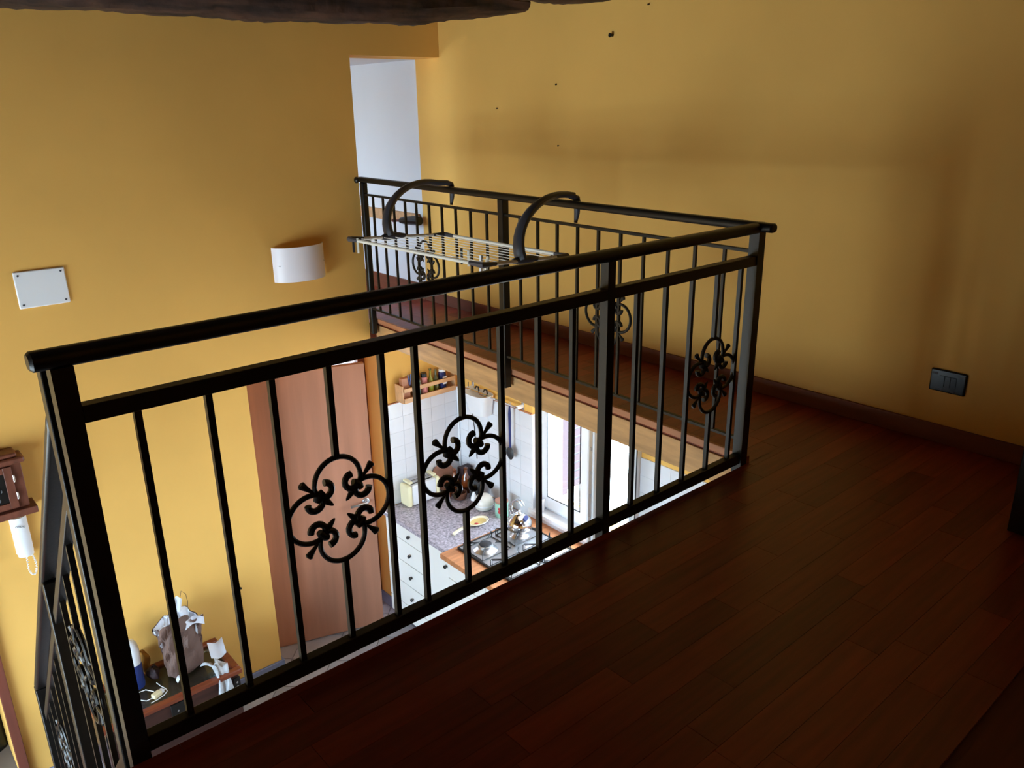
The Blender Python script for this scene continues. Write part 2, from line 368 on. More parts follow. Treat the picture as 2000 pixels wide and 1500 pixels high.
# ---------------------------------------------------------------- kitchen window
win = thing('window_1', 'white casement window, one leaf standing open, below the walkway', 'window', (XK, 1.755, KZ0)); win['kind'] = 'structure'
def wpart(name, m, x0, x1, y0, y1, z0, z1, par=win, **k): return B(x0-XK, x1-XK, y0-1.755, y1-1.755, z0-KZ0, z1-KZ0).build(name, m, par, **k)
xf = 3.35
for (a, b, c, d) in ((KY0, KY0+.03, KZ0, KZ1), (KY1-.03, KY1, KZ0, KZ1)):
    wpart('frame_post', 'white_plastic', xf, xf+.07, a, b, c, d, bevel=.003)
wpart('frame_rail', 'white_plastic', xf, xf+.07, KY0+.03, KY1-.03, KZ0, KZ0+.03, bevel=.003)
wpart('frame_rail', 'white_plastic', xf, xf+.07, KY0+.03, KY1-.03, KZ1-.03, KZ1, bevel=.003)
wpart('sill', 'white_plastic', XK-.03, xf, KY0-.03, KY1+.03, KZ0-.03, KZ0+.004, bevel=.004)
lw, lh = .485, KZ1-KZ0-.05
def leaf(label):
    m = MB(); st = .075
    m.box(-.025, .03, 0, st, 0, lh).box(-.025, .03, lw-st, lw, 0, lh).box(-.025, .03, st, lw-st, 0, st+.02).box(-.025, .03, st, lw-st, lh-st, lh)
    o = m.build('casement_leaf', 'white_plastic', win, bevel=.006)
    g = B(-.004, .004, st-.01, lw-st+.01, st+.01, lh-st+.01).build('pane', 'glass', o, smooth=False)
    gk = MB()
    for a in (st, lw-st-.006): gk.box(-.029, -.024, a, a+.006, st+.02, lh-st)
    for a in (st+.02, lh-st-.006): gk.box(-.029, -.024, st, lw-st, a, a+.006)
    gk.build('gasket', 'black_plastic', o)
    return o
la = leaf(''); la.location = (xf-XK, KY1-.03-lw-1.755, .03)
lb = leaf(''); lb.location = (3.31-XK, KY0+.03-1.755, .03); lb.rotation_euler = (0, 0, math.radians(93)); 
# lever handle and lock rods on the open leaf
hd = MB().box(-.034, -.025, lw-.05, lw-.022, .36, .50).tube([(-.034, lw-.036, .43), (-.07, lw-.036, .43), (-.075, lw-.06, .428), (-.072, lw-.10, .425), (-.064, lw-.145, .43)], [.009, .010, .013, .011, .007], 8)
hd.build('lever_handle', 'white_plastic', lb, bevel=.002)
rd = MB().box(-.012, .012, lw, lw+.003, .05, lh-.05)
for z in (.15, .3, .45, .6, .75, .9): rd.box(-.006, .006, lw+.003, lw+.008, z, z+.02)
rd.build('lock_strip', 'steel', lb)
# window of the left wall and of the white room: plain frames
def plain_window(name, x, y0, y1, z0, z1, label):
    t = thing(name, label, 'window', (x, (y0+y1)/2, z0)); t['kind'] = 'structure'; hy = (y1-y0)/2; hz = z1-z0
    for a in (-hy, -.03, hy-.06): B(-.03, .03, a, a+.06, 0, hz).build('frame_post', 'white_plastic', t, bevel=.003)
    for a in (0, hz-.06): B(-.03, .03, -hy, hy, a, a+.06).build('frame_rail', 'white_plastic', t, bevel=.003)
    for s in (-1, 1): B(-.004, .004, min(s*.03, s*hy), max(s*.03, s*hy), .06, hz-.06).build('pane', 'glass', t)
plain_window('window_2', XL-.15, -2.0, -.4, -1.5, -.3, 'white framed window in the living room wall on the stair side')
plain_window('window_4', XL-.15, 0, 2.6, -2.25, -.05, 'wide white framed window facing the stair and the void')
plain_window('window_3', 1.1, 4.15, 4.85, .45, 1.52, 'white framed window of the upstairs back room')

rv = MB().box(XK-.008, XK, KY0-.02, KY1, -1.47, KZ0-.03).box(XK-.008, xf, KY1-.006, KY1, KZ0, -.65)
struct(rv.build('trim_4', 'wall_tile', smooth=False), 'white tiled reveal of the kitchen window', 'trim')
sh = MB()
for z in range(17): sh.box(.31, .76, .517, .545, .03+z*.07, .085+z*.07)
sh.box(.30, .36, .51, .55, 0, 1.24).box(.71, .77, .51, .55, 0, 1.24)
sh.build('shutter', 'shutter', win, smooth=False)
# ---------------------------------------------------------------- lower door
dr = thing('door_1', 'plain brown wooden door standing slightly ajar downstairs', 'door', (1.655, YA+.262, ZL)); dr['kind'] = 'structure'
ang = math.atan2(-.262, .80); DW, DH = .838, 2.17
R_ = Matrix.Rotation(ang, 4, 'Z')
lf_ = B(0, DW, -.022, .022, .01, DH).build('door_leaf', 'door_wood', dr, bevel=.002); lf_.rotation_euler = (0, 0, ang)
hn = MB().tube([(DW-.065, -.022, 1.095), (DW-.065, -.06, 1.095), (DW-.075, -.066, 1.095), (DW-.19, -.066, 1.087)], .0095, 8)
hn.build('lever_handle', 'alu', lf_)
mx = Matrix.Translation((DW-.065, -.022, 1.095)) @ Matrix.Rotation(PI/2, 4, 'X')
MB().lathe([(.026, 0), (.026, .006), (.02, .01)], 16, mx=mx).build('rose', 'alu', lf_)
kh = MB().lathe([(.024, 0), (.024, .006), (.018, .009)], 16, mx=Matrix.Translation((DW-.06, -.022, 1.03)) @ Matrix.Rotation(PI/2, 4, 'X'))
ko = kh.build('keyhole_plate', 'alu', lf_); B(DW-.063, DW-.057, -.034, -.030, 1.018, 1.042).build('keyhole', 'black', lf_)
fr = MB().box(1.585-1.655, 1.645-1.655, .0, .05, 0, 2.26).box(2.555-1.655, 2.615-1.655, 0, .05, 0, 2.26).box(1.585-1.655, 2.615-1.655, 0, .05, 2.19, 2.26)
fr.build('door_frame', 'frame_wood', dr, bevel=.003)

# ---------------------------------------------------------------- wrought iron railings
def scroll_meshes():
    R, c = .0664, .0816
    j0, j1 = -16, 196
    pts = arc(0, c, R, j0, j1, 22)
    def hook(a, sgn, first):
        p = (R*math.cos(math.radians(a)), c+R*math.sin(math.radians(a))); rh = .0245
        hc = (p[0]-rh*math.cos(math.radians(a)), p[1]-rh*math.sin(math.radians(a)))
        out = []
        for i in range(1, 13):
            aa = math.radians(a+sgn*i*21); r2 = rh*(1-.018*i)
            out.append((hc[0]+r2*math.cos(aa), hc[1]+r2*math.sin(aa)))
        return out
    h0 = list(reversed(hook(j0, -1, True))); h1 = hook(j1, 1, False)
    full = h0+pts+h1
    n = len(full); rad = [.0070+(.0024 if min(i, n-1-i) < 3 else 0)+(.0018 if 3 <= min(i, n-1-i) < 11 else 0) for i in range(n)]
    cs = MB().tube([(x, 0, z) for x, z in full], rad, 8).mesh('c_scroll', 'iron')
    # finial: a flattened leaf pair through a collar, along +x (outward)
    d = .0905
    f = MB().tube([(d-.064, 0, 0), (d-.058, 0, 0), (d-.040, 0, 0), (d-.022, 0, 0), (d-.010, 0, 0), (d+.02, 0, 0), (d+.036, 0, 0), (d+.052, 0, 0), (d+.056, 0, 0)],
                  [.002, .005, .0095, .006, .005, .005, .0075, .0115, .008], 8, sq=(1, .7)).mesh('finial', 'iron')
    col = MB().tube([(d-.014, 0, -.016), (d-.012, 0, -.008), (d-.012, 0, .008), (d-.014, 0, .016)], [.009, .0115, .0115, .009], 10).mesh('collar', 'iron')
    return cs, f, col
CS, FIN, COL = scroll_meshes()
def ornament(par, x, z, rot=0, y=0, shear=None):
    for q in range(4):
        a = q*PI/2+rot
        for nm, me, b in (('c_scroll', CS, -a), ('finial', FIN, -a-PI/4)):
            o = place(nm, me, par, (x, y, z), (0, b, 0))
            if nm == 'finial': place('collar', COL, o, (0, 0, 0), (0, 0, 0))
def hprof(x0, x1, zt, wd=.046, ht=.036):
    # flat-oval handrail along local x
    m = MB(); n = 14; vs = []
    for x in (x0, x0+.006, x1-.006, x1):
        k_ = .75 if x in (x0, x1) else 1
        for j in range(n):
            a = 2*PI*j/n; ca, sa = math.cos(a), math.sin(a)
            vs.append((x, wd/2*k_*math.copysign(abs(ca)**.7, ca), zt-ht/2+ht/2*k_*math.copysign(abs(sa)**.8, sa)))
    fs = [(i*n+j, i*n+(j+1) % n, (i+1)*n+(j+1) % n, (i+1)*n+j) for i in range(3) for j in range(n)]+[tuple(range(n)), tuple(3*n+j for j in range(n))]
    return m.add(vs, fs)
def bar(par, name, x, z0, z1, t=.0152, m='iron'):
    return B(x-t/2, x+t/2, -t/2, t/2, z0, z1).build(name, m, par, smooth=False)

# loft railing (R1): along x at y=0
r1 = thing('loft_railing', 'black wrought iron railing with scroll ornaments at the edge of the dark loft floor', 'railing', (0, 0, 0), 0, 'wrought iron railings')
hprof(-.075, 2.43, 1.0, .05, .04).build('handrail', 'iron', r1)
for a, b in ((0.0, 1.543), (1.577, 2.373)):
    B(a, b, -.017, .017, .839, .876).build('upper_rail', 'iron', r1, bevel=.002)
    B(a, b, -.015, .015, .010, .053).build('bottom_rail', 'iron', r1, bevel=.002)
bar(r1, 'post', -.022, -.14, .962, .042); bar(r1, 'post', 1.56, -.14, .962, .035); bar(r1, 'post', 2.395, -.16, .965, .043)
SC1 = {.552, .960, 2.155}
for x in (.104, .255, .404, .552, .704, .808, .960, 1.106, 1.255, 1.402, 1.706, 1.857, 2.005, 2.155, 2.302):
    if x in SC1:
        bar(r1, 'baluster', x, .59, .845); bar(r1, 'baluster', x, .051, .296); ornament(r1, x, .443)
    else: bar(r1, 'baluster', x, .051, .845)
# walkway railing (R2): local x runs away from the corner
a2 = PI/2-math.atan(.0446); k2 = math.sqrt(1+.0446**2)
r2 = thing('walkway_railing', 'black wrought iron railing with scroll ornaments along the narrow walkway', 'railing', (2.3936, 0, 0), a2, 'wrought iron railings')
hprof(-.072, YA*k2-.004, 1.003, .045, .036).build('handrail', 'iron', r2)
MB().lathe([(.012, -.012), (.02, -.006), (.02, .006), (.012, .012)], 12, mx=Matrix.Translation((3.105, .045, .985)) @ Matrix.Rotation(PI/2, 4, 'X')).build('wall_anchor', 'iron', r2)
for a, b in ((.022, 1.563), (1.607, 3.08)):
    B(a, b, -.009, .009, .883, .897).build('upper_rail', 'iron', r2, bevel=.002)
    B(a, b, -.009, .009, .104, .118).build('bottom_rail', 'iron', r2, bevel=.002)
pm = B(1.563, 1.607, -.0235, .0195, -.075, .97).build('post', 'iron', r2, bevel=.003)
for z in (-.045, -.005): MB().lathe([(.006, 0), (.006, .004)], 8, mx=Matrix.Translation((1.585, .0195, z)) @ Matrix.Rotation(-PI/2, 4, 'X')).build('bolt', 'alu', pm)
B(3.08, 3.122, -.0235, .0195, -.075, .97).build('post', 'iron', r2, bevel=.01)
for y in (.145, .293, .437, .577, .718, .861, 1.003, 1.15, 1.298, 1.441, 1.728, 1.88, 2.025, 2.167, 2.304, 2.447, 2.578, 2.716, 2.85, 2.98):
    bar(r2, 'baluster', y, .117, .885, .0125)
for y in (.79, 2.372): ornament(r2, y, .492 if y < 1 else .512)

# stair railing: descends away from the loft edge
sl = 1.045; SX = -.028
r3 = thing('stair_railing', 'black wrought iron railing sloping down the steep stair', 'railing', (SX, 0, 0), PI/2, 'wrought iron railings')
def zs(s): return .942-sl*s           # handrail top, local x = s
def slope_bar(name, s0, s1, dz0, dz1, t0, t1, bevel=.003):
    vs = [(s, t, zs(s)+dz) for s in (s0, s1) for t in (t0, t1) for dz in (dz0, dz1)]
    return MB().add(vs, [(0, 1, 3, 2), (4, 6, 7, 5), (0, 4, 5, 1), (2, 3, 7, 6), (0, 2, 6, 4), (1, 5, 7, 3)]).build(name, 'iron', r3, bevel=bevel)
SE = 1.64
slope_bar('handrail', .09, SE, -.045, 0, -.022, .022, .008)
slope_bar('upper_rail', .09, SE, -.20, -.155, -.012, .012)
slope_bar('bottom_rail', .09, SE, -.93, -.885, -.012, .012)
B(.055, .095, -.02, .02, -.35, .955).build('post', 'iron', r3, bevel=.003)
B(.715, .755, -.02, .02, zs(.735)-1.15, zs(.735)-.04).build('post', 'iron', r3, bevel=.003)
B(SE-.02, SE+.025, -.022, .022, ZL, zs(SE)-.03).build('post', 'iron', r3, bevel=.003)
for q_ in (.145, .29, .58, .875, .99, 1.115, 1.415, 1.55):
    bar(r3, 'baluster', q_, zs(q_)-.89, zs(q_)-.19, .014)
for q_ in (.435, 1.265):
    zq = zs(q_)-.51; bar(r3, 'baluster', q_, zq+.147, zs(q_)-.19, .014); bar(r3, 'baluster', q_, zs(q_)-.89, zq-.147, .014); ornament(r3, q_, zq)
st = thing('staircase', 'steep wooden stair with dark steel string going down beside the railing', 'stairs', (-.52, .0, ZL))
for i in range(8):
    s = .06+i*.19; B(-.40, .36, s, s+.22, -ZL-.20*(i+1)-.04, -ZL-.20*(i+1)).build('tread', 'laminate', st, bevel=.004)
B(-.42, .40, 1.56, 2.4, -ZL-1.80, -ZL-1.76).build('landing', 'laminate', st, bevel=.004)
for x in (-.42, .37):
    MB().add([(x+dx, s, -ZL-.06-1.045*s+dz) for s in (0, 1.58) for dx in (0, .03) for dz in (-.32, -.10)], [(0, 1, 3, 2), (4, 6, 7, 5), (0, 4, 5, 1), (2, 3, 7, 6), (0, 2, 6, 4), (1, 5, 7, 3)]).build('stair_string', 'iron', st)
    B(x, x+.04, 2.34, 2.38, 0, -ZL-1.80).build('leg', 'iron', st); B(x, x+.04, 1.57, 1.61, 0, -ZL-1.80).build('leg', 'iron', st)

# ---------------------------------------------------------------- drying rack on the walkway railing
dk = thing('drying_rack', 'white clothes airer with dark grey arms hooked over the walkway railing', 'drying rack', (2.05, 1.5, .78))
P00, P01 = Vector((1.765, 1.985, .797)), Vector((2.385, 2.0, .752))       # far side: outer, inner
P10, P11 = Vector((1.79, .925, .797)), Vector((2.375, 1.01, .752))        # near side
O_ = Vector((2.05, 1.5, .78))
def L(p): return tuple(Vector(p)-O_)
def lerp(a, b, t): return a+(b-a)*t
for a, b in ((P00, P10), (P01, P11), (P00, P01), (P10, P11)):
    MB().tube([L(a), L(b)], .0085, 8).build('frame_tube', 'tube_white', dk)
for a, b, c in ((P00, P10, P01), (P01, P00, P11), (P10, P00, P11), (P11, P10, P01)):
    d1 = (b-a).normalized()*.085; d2 = (c-a).normalized()*.085
    MB().tube([L(a+d1), L(a+d1*.3), L(a), L(a+d2*.3), L(a+d2)], [.009, .0125, .014, .0125, .009], 8).build('corner_joint', 'grey_plastic', dk)
for i in range(1, 9):
    t = i/9; MB().tube([L(lerp(P00, P01, t)), L(lerp(P10, P11, t))], .0018, 6).build('wire', 'tube_white', dk)
def arm(foot, hy):
    hx = rx(hy); pts = []; rad = []
    for t in [i/14 for i in range(15)]:
        a = math.radians(190-118*t)
        pts.append((foot.x+.30+.315*math.cos(a), foot.y+(hy-foot.y)*min(1, t*1.1), foot.z+.045+.215*math.sin(a))); rad.append(.034-.013*t)
    k_ = pts[-1]
    pts += [(hx+.005, hy, 1.022), (hx+.034, hy, 1.012), (hx+.043, hy, .985), (hx+.04, hy, .94), (hx+.032, hy, .895)]; rad += [.021, .020, .018, .015, .009]
    o = MB().tube([L(p) for p in pts], rad, 10, sq=(1, .7)).build('hook_arm', 'grey_plastic', dk)
    ft = MB().tube([L((foot.x-.06, foot.y, foot.z+.004)), L((foot.x-.02, foot.y, foot.z+.006)), L((foot.x+.05, foot.y, foot.z+.003)), L((foot.x+.085, foot.y, foot.z))], [.012, .019, .017, .011], 10)
    ft.build('arm_foot', 'grey_plastic', o)
arm(lerp(P00, P01, .42), 2.11); arm(lerp(P10, P11, .45), 1.05)
def clothespin(p, m, label, rz=0., tilt=0.):
    t = thing('clothespin', label, 'clothespin', p, rz, 'clothespins on the drying rack'); t.rotation_euler = (tilt, 0, rz)
    for s in (-1, 1):
        MB().add([(s*.002, -.005, .02), (s*.007, -.005, .02), (s*.004, -.005, -.055), (s*.011, -.005, -.055), (s*.002, .005, .02), (s*.007, .005, .02), (s*.004, .005, -.055), (s*.011, .005, -.055)],
                 [(0, 1, 3, 2), (4, 6, 7, 5), (0, 4, 5, 1), (2, 3, 7, 6), (0, 2, 6, 4), (1, 5, 7, 3)]).build('prong', m, t)
    MB().tube([(-.008, 0, 0), (.008, 0, 0)], .0035, 8).build('spring', 'steel', t)
clothespin(lerp(P00, P10, .035)+Vector((0, 0, -.008)), 'black_plastic', 'black clothespin clipped at the outer far corner of the drying rack', 1.2)
clothespin(lerp(P00, P10, .075)+Vector((0, 0, -.008)), 'tube_white', 'cream clothespin hanging next to the black one at the rack corner', 1.0)
q_ = lerp(lerp(P00, P01, .55), lerp(P10, P11, .55), .47)
clothespin(lerp(lerp(P00, P01, .33), lerp(P10, P11, .33), .70)+Vector((0, 0, -.004)), 'tube_white', 'white clothespin on the rack wires beside the scroll ornament', .8)
clothespin(lerp(lerp(P00, P01, .22), lerp(P10, P11, .22), .86)+Vector((0, 0, -.004)), 'white_plastic', 'clear white clothespin on the rack wires above the corner joint', .2)
clothespin(lerp(lerp(P00, P01, .22), lerp(P10, P11, .22), .90)+Vector((0, 0, -.004)), 'tube_white', 'cream clothespin dangling beside the clear one on the rack', 1.4, .25)
clothespin(lerp(lerp(P00, P01, .36), lerp(P10, P11, .36), .63)+Vector((0, 0, -.004)), 'black_plastic', 'black clothespin on the rack wires beside the scroll ornament', .8)
clothespin(lerp(P10, P11, .80)+Vector((0, 0, -.008)), 'tube_white', 'white clothespin on the rack side tube behind the loft handrail', 1.1)

# ---------------------------------------------------------------- on the yellow walls
sc = thing('wall_sconce', 'curved white glass wall lamp, unlit, on the yellow wall', 'lamp', (2.03, YA, .5))
def shade(u, v):
    a = math.radians(-78+156*u); return (.178*math.sin(a)/math.sin(math.radians(78)), -.012-.10*(math.cos(a)-math.cos(math.radians(78)))/(1-math.cos(math.radians(78))), -.112+.22*v)
MB().grid(shade, 25, 9).build('shade', 'lampshade', sc, solid=.006)
B(-.07, .07, -.03, 0, -.07, .07).build('back_plate', 'white_plastic', sc, bevel=.004)
for s in (-1, 1): MB().lathe([(.004, 0), (.004, .012)], 8, mx=Matrix.Translation((s*.155, -.048, -.005)) @ Matrix.Rotation(PI/2, 4, 'X')).build('clip', 'steel', sc)
pl = thing('cover_plate', 'square white blanking plate screwed to the yellow wall', 'cover plate', (.545, YA, .553))
B(-.123, .123, -.012, 0, -.098, .098).build('plate', 'white_plastic', pl, bevel=.01)
for sx in (-1, 1):
    for sz in (-1, 1): MB().lathe([(.0055, 0), (.0055, .002)], 8, mx=Matrix.Translation((sx*.102, -.012, sz*.078)) @ Matrix.Rotation(PI/2, 4, 'X')).build('screw', 'grey_plastic', pl)
so = thing('socket_plate', 'black rectangular socket plate low on the yellow wall', 'socket', (XB, -.462, .281))
B(-.012, 0, -.074, .074, -.05, .05).build('plate', 'socket_black', so, bevel=.006)
for y in (-.024, 0, .024): B(-.0145, -.011, y-.011, y+.011, -.024, .024).build('module', 'socket_black', so, bevel=.001)
for (y, z) in ((.055, .03), (-.055, .034), (.03, -.038), (-.02, -.040)): B(-.0135, -.0115, y-.012, y+.012, z-.004, z+.004).build('print_mark', 'grey_plastic', so)
# intercom handset
ic = thing('intercom', 'white wall intercom handset with a coiled cord', 'intercom', (.192, YA, -.80))
B(-.043, .043, -.022, 0, -.115, .115).build('base', 'white_plastic', ic, bevel=.01)
MB().grid(lambda u, v: (-.034+.068*u, -.025-.028*math.sin(PI*u)**.5*(.75+.25*math.cos(2*PI*v)), -.12+.24*v), 13, 13).build('handset', 'white_plastic', ic, solid=.012)
for i in range(4): MB().tube([(-.02+.012*i+.005*math.cos(a), -.0605, .075-.003*i+.004*math.sin(a)) for a in [2*PI*q/10 for q in range(10)]], .0012, 5, closed=True).build('print_mark', 'black', ic)
cp = [(.0+.0, -.03, -.12), (-.004, -.035, -.16), (-.006, -.035, -.21), (.004, -.035, -.245), (.02, -.033, -.25), (.032, -.03, -.225), (.036, -.025, -.18), (.03, -.02, -.14), (.02, -.018, -.115)]
co = []
for i in range(len(cp)-1):
    for q in range(10):
        t = q/10; p = Vector(cp[i]).lerp(Vector(cp[i+1]), t); a = (i*10+q)*1.9; co.append((p.x+.0045*math.cos(a), p.y+.0045*math.sin(a), p.z))
MB().tube(co, .0026, 5).build('coiled_cord', 'white_plastic', ic)
# key cabinet
kc = thing('key_cabinet', 'small dark wooden key cabinet with ornate door on the yellow wall', 'key cabinet', (.09, YA, -.64))
B(-.18, .165, -.10, 0, .04, .30).build('body', 'key_wood', kc, bevel=.003)
B(-.20, .195, -.135, 0, 0, .04).build('base_board', 'key_wood', kc, bevel=.004)
B(-.20, .185, -.125, 0, .30, .335).build('cornice', 'key_wood', kc, bevel=.01); B(-.17, .155, -.11, 0, .335, .36).build('crown', 'key_wood', kc, bevel=.008)
kd = MB().box(-.15, -.11, -.115, -.10, .05, .29).box(.075, .115, -.115, -.10, .05, .29).box(-.11, .075, -.115, -.10, .05, .085).box(-.11, .075, -.115, -.10, .255, .29)
kdo = kd.build('door', 'key_wood', kc, bevel=.002)
B(-.11, .075, -.107, -.101, .085, .255).build('door_glass', 'black', kdo)
for i in range(9):
    x = -.09+(i % 3)*.055+.015*((i//3) % 2); z = .11+(i//3)*.05
    MB().tube([(x+.016*math.cos(a), -.109, z+.016*math.sin(a)) for a in [2*PI*q/10 for q in range(10)]], .003, 5, closed=True).build('grille_ring', 'iron', kdo)
for z in (.10, .20): MB().tube([(.118, -.118, z), (.118, -.118, z+.04)], .005, 8).build('hinge', 'steel', kc)
MB().tube([(.0, -.05, .36), (.02, -.055, .372), (.05, -.05, .362)], .006, 6).build('handle', 'iron', kc)
# dark coat in the alcove
ct = MB()
def coat(u, v):
    a = 2*PI*u; r = .10+.12*v**.7+.02*math.sin(5*a)*v; return (r*1.25*math.cos(a), -.02+.45*r*math.sin(a), -1.05*v+.03*math.sin(3*a)*v)
tag(MB().grid(coat, 28, 12, True).build('hanging_coat', 'black', loc=(-.32, 3.72, -1.45)), 'black coat hanging in the alcove beyond the brown door frame', 'coat')
MB().tube([(0, 0, .06), (0, .2, .07), (0, .48, .06)], .008, 6).build('hook', 'iron', bpy.data.objects['hanging_coat'])
# ledge and dark brush in the white room
tag(B(XB-.035, XB, 3.47, 5.2, .585, .665).build('wall_rail', 'light_wood', bevel=.004), 'pale wooden rail fixed along the white wall', 'rail')
bu = thing('umbrella', 'folded black umbrella hung against the white wall below the wooden rail', 'umbrella', (XB-.07, 3.55, .605), 0)
MB().tube([(.0, -.17, .02), (0, -.1, .018), (0, .02, .008), (0, .08, .002)], [.034, .036, .03, .022], 10).build('canopy', 'black', bu)
MB().tube([(0, .08, .002), (0, .13, -.003), (0, .175, -.006), (0, .195, -.007)], [.010, .008, .014, .013], 8).build('handle', 'maroon_wood', bu)
# dark post at the right edge (furniture leg)
lg = thing('table', 'black table leg and top at the edge of the loft by the yellow wall', 'table', (2.95, -1.20, 0))
B(-.35, -.29, .19, .245, 0, .70).build('leg', 'black', lg, bevel=.003); B(.2, .25, .195, .245, 0, .70).build('leg', 'black', lg, bevel=.003)
B(-.35, -.29, -.65, -.60, 0, .70).build('leg', 'black', lg, bevel=.003); B(.2, .25, -.65, -.60, 0, .70).build('leg', 'black', lg, bevel=.003)
B(-.355, .255, -.66, .25, .70, .73).build('table_top', 'black', lg, bevel=.003)
# anchors and marks on the yellow walls
nl = MB().lathe([(.004, 0), (.004, .010), (.006, .011), (.006, .013)], 8, mx=Matrix.Rotation(-PI/2, 4, 'Y')).mesh('wall_nail', 'black')
def nail(u, z, wall, label, s=1.0):
    o = bpy.data.objects.new('wall_nail', nl); C.objects.link(o)
    if wall == 'B': o.location = (XB, u, z)
    else: o.location = (u, YA, z); o.rotation_euler = (0, 0, PI/2)
    o.scale = (s, s, s); tag(o, label, 'nail', 'nails in the yellow walls')
nail(1.53, 1.79, 'B', 'largest dark wall plug high on the yellow wall near the roof beam', 1.9)
nail(1.28, 1.92, 'B', 'small dark nail high on the yellow wall just under the roof', .8)
nail(1.97, 1.55, 'B', 'small dark nail in the yellow wall below the roof beams', .8)
nail(2.52, 1.42, 'B', 'small dark nail in the yellow wall close to the upstairs doorway', .8)
nail(1.95, 1.20, 'B', 'small dark nail in the yellow wall above the drying rack', .8)
nail(1.36, -1.66, 'A', 'upper screw in the yellow wall between chest and wooden door', 1.3)
nail(1.34, -2.22, 'A', 'lower screw in the yellow wall between chest and wooden door', 1.3)

# ---------------------------------------------------------------- chest and what lies on it
CT = -1.95
ch = thing('chest', 'dark wooden chest with reddish rim and glazed inlaid lid against the yellow wall', 'chest', (.72, 2.89, ZL))
B(-.40, .405, -.175, .235, .03, .465).build('body', 'chest_wood', ch, bevel=.006)
lid = MB().box(-.42, .425, -.195, -.15, .465, .50).box(-.42, .425, .195, .245, .465, .50).box(-.42, -.37, -.15, .195, .465, .50).box(.375, .425, -.15, .195, .465, .50)
lo = lid.build('lid_frame', 'chest_trim', ch, bevel=.008)
B(-.37, .375, -.15, .195, .466, .47).build('lid_inlay', 'chest_inlay', lo); B(-.37, .375, -.15, .195, .482, .486).build('lid_glass', 'glass', lo)
for sx in (-1, 1):
    for sy in (-1, 1):
        for i in range(4): MB().tube([(sx*(.335-.022*i)+.008*math.cos(a), (.17 if sy > 0 else -.125)+.008*math.sin(a), .473+.002*i) for a in [2*PI*q/8 for q in range(8)]], .0035, 5, closed=True).build('corner_filigree', 'steel', lo)
for x in (-.38, .385):
    B(x-.022, x+.022, -.184, -.174, .36, .44).build('corner_plate', 'iron', ch, bevel=.002)
    for z in (.375, .405): MB().lathe([(.007, 0), (.005, .004)], 8, mx=Matrix.Translation((x, -.184, z)) @ Matrix.Rotation(PI/2, 4, 'X')).build('stud', 'steel', ch)
B(-.03, .05, -.186, -.174, .33, .455).build('latch', 'iron', ch, bevel=.003)
for z in (.33, .40): MB().lathe([(.006, 0), (.004, .004)], 8, mx=Matrix.Translation((.01, -.186, z)) @ Matrix.Rotation(PI/2, 4, 'X')).build('stud', 'steel', ch)
B(-.38, -.32, -.165, -.105, 0, .03).build('foot', 'chest_wood', ch); B(.32, .38, -.165, -.105, 0, .03).build('foot', 'chest_wood', ch)
B(-.38, -.32, .15, .21, 0, .03).build('foot', 'chest_wood', ch); B(.32, .38, .15, .21, 0, .03).build('foot', 'chest_wood', ch)
ZC = CT+.0005
# kraft paper bag
pb = thing('paper_bag', 'crumpled brown paper bag with white lining and cord handles on the chest', 'bag', (.88, 2.955, ZC), .25)
rb = random.Random(4)
def bagw(u, v, inner=0):
    per = [(-.10, -.055), (.0, -.075), (.10, -.055), (.118, 0), (.10, .055), (0, .07), (-.10, .055), (-.118, 0)]
    f = u*8; i = int(f) % 8; t = f-int(f); a, b = per[i], per[(i+1) % 8]
    x, y = a[0]+(b[0]-a[0])*t, a[1]+(b[1]-a[1])*t
    fl_ = 1+.22*v-.06*math.sin(PI*v)
    cr = .013*math.sin(9*v+14*PI*u)*(.3+v)+.010*math.sin(17*v-10*PI*u)*(.3+v)
    top = .36+.035*math.sin(2*PI*u*2+.6)+.03*math.cos(2*PI*u)
    return (x*fl_+cr, y*fl_*(1+.15*v)+cr*.8, max(0, top*v))
bo = MB().grid(lambda u, v: bagw(u, v), 48, 20, True).build('bag_body', 'kraft', pb, smooth=False)
MB().grid(lambda u, v: tuple(Vector(bagw(u, .45+.552*v)) - Vector((bagw(u, .5)[0]*.06, bagw(u, .5)[1]*.08, 0))), 48, 12, True).build('lining', 'paper', pb, smooth=False)
B(-.098, .098, -.053, .053, 0, .004).build('bag_bottom', 'kraft_dark', pb)
# folded-down white rim outside
MB().grid(lambda u, v: (-.02+.14*u-.005*v, -.094-.006*v-.004*math.sin(9*u), .375-.05*v+.03*math.sin(3*u)-.035*u), 12, 6).build('folded_rim', 'paper', pb, solid=.001)
MB().grid(lambda u, v: (.02+.05*u+.02*v, .07+.01*math.sin(6*u), .36+.11*v*(1-.6*abs(u-.4))), 8, 6).build('torn_flap', 'paper', pb, solid=.001)
for y, x0 in ((-.075, -.12), (.085, .075)):
    MB().tube([(x0, y, .34), (x0+.008, y, .42), (x0+.03, y+.005, .475), (x0+.055, y, .44), (x0+.06, y, .38), (x0+.05, y, .33)], .0018, 6).build('handle_cord', 'kraft_dark', pb)
# white and blue bottle
bt = thing('detergent_bottle', 'white rounded bottle with a blue lower half on the end of the chest', 'bottle', (.585, 2.975, ZC))
MB().lathe([(.048, 0), (.05, .01), (.05, .16), (.049, .17)], 24).build('lower_body', 'blue', bt)
MB().lathe([(.0495, .17), (.05, .20), (.05, .26), (.044, .30), (.03, .325), (.012, .335), (.001, .337)], 24).build('upper_body', 'white_plastic', bt)
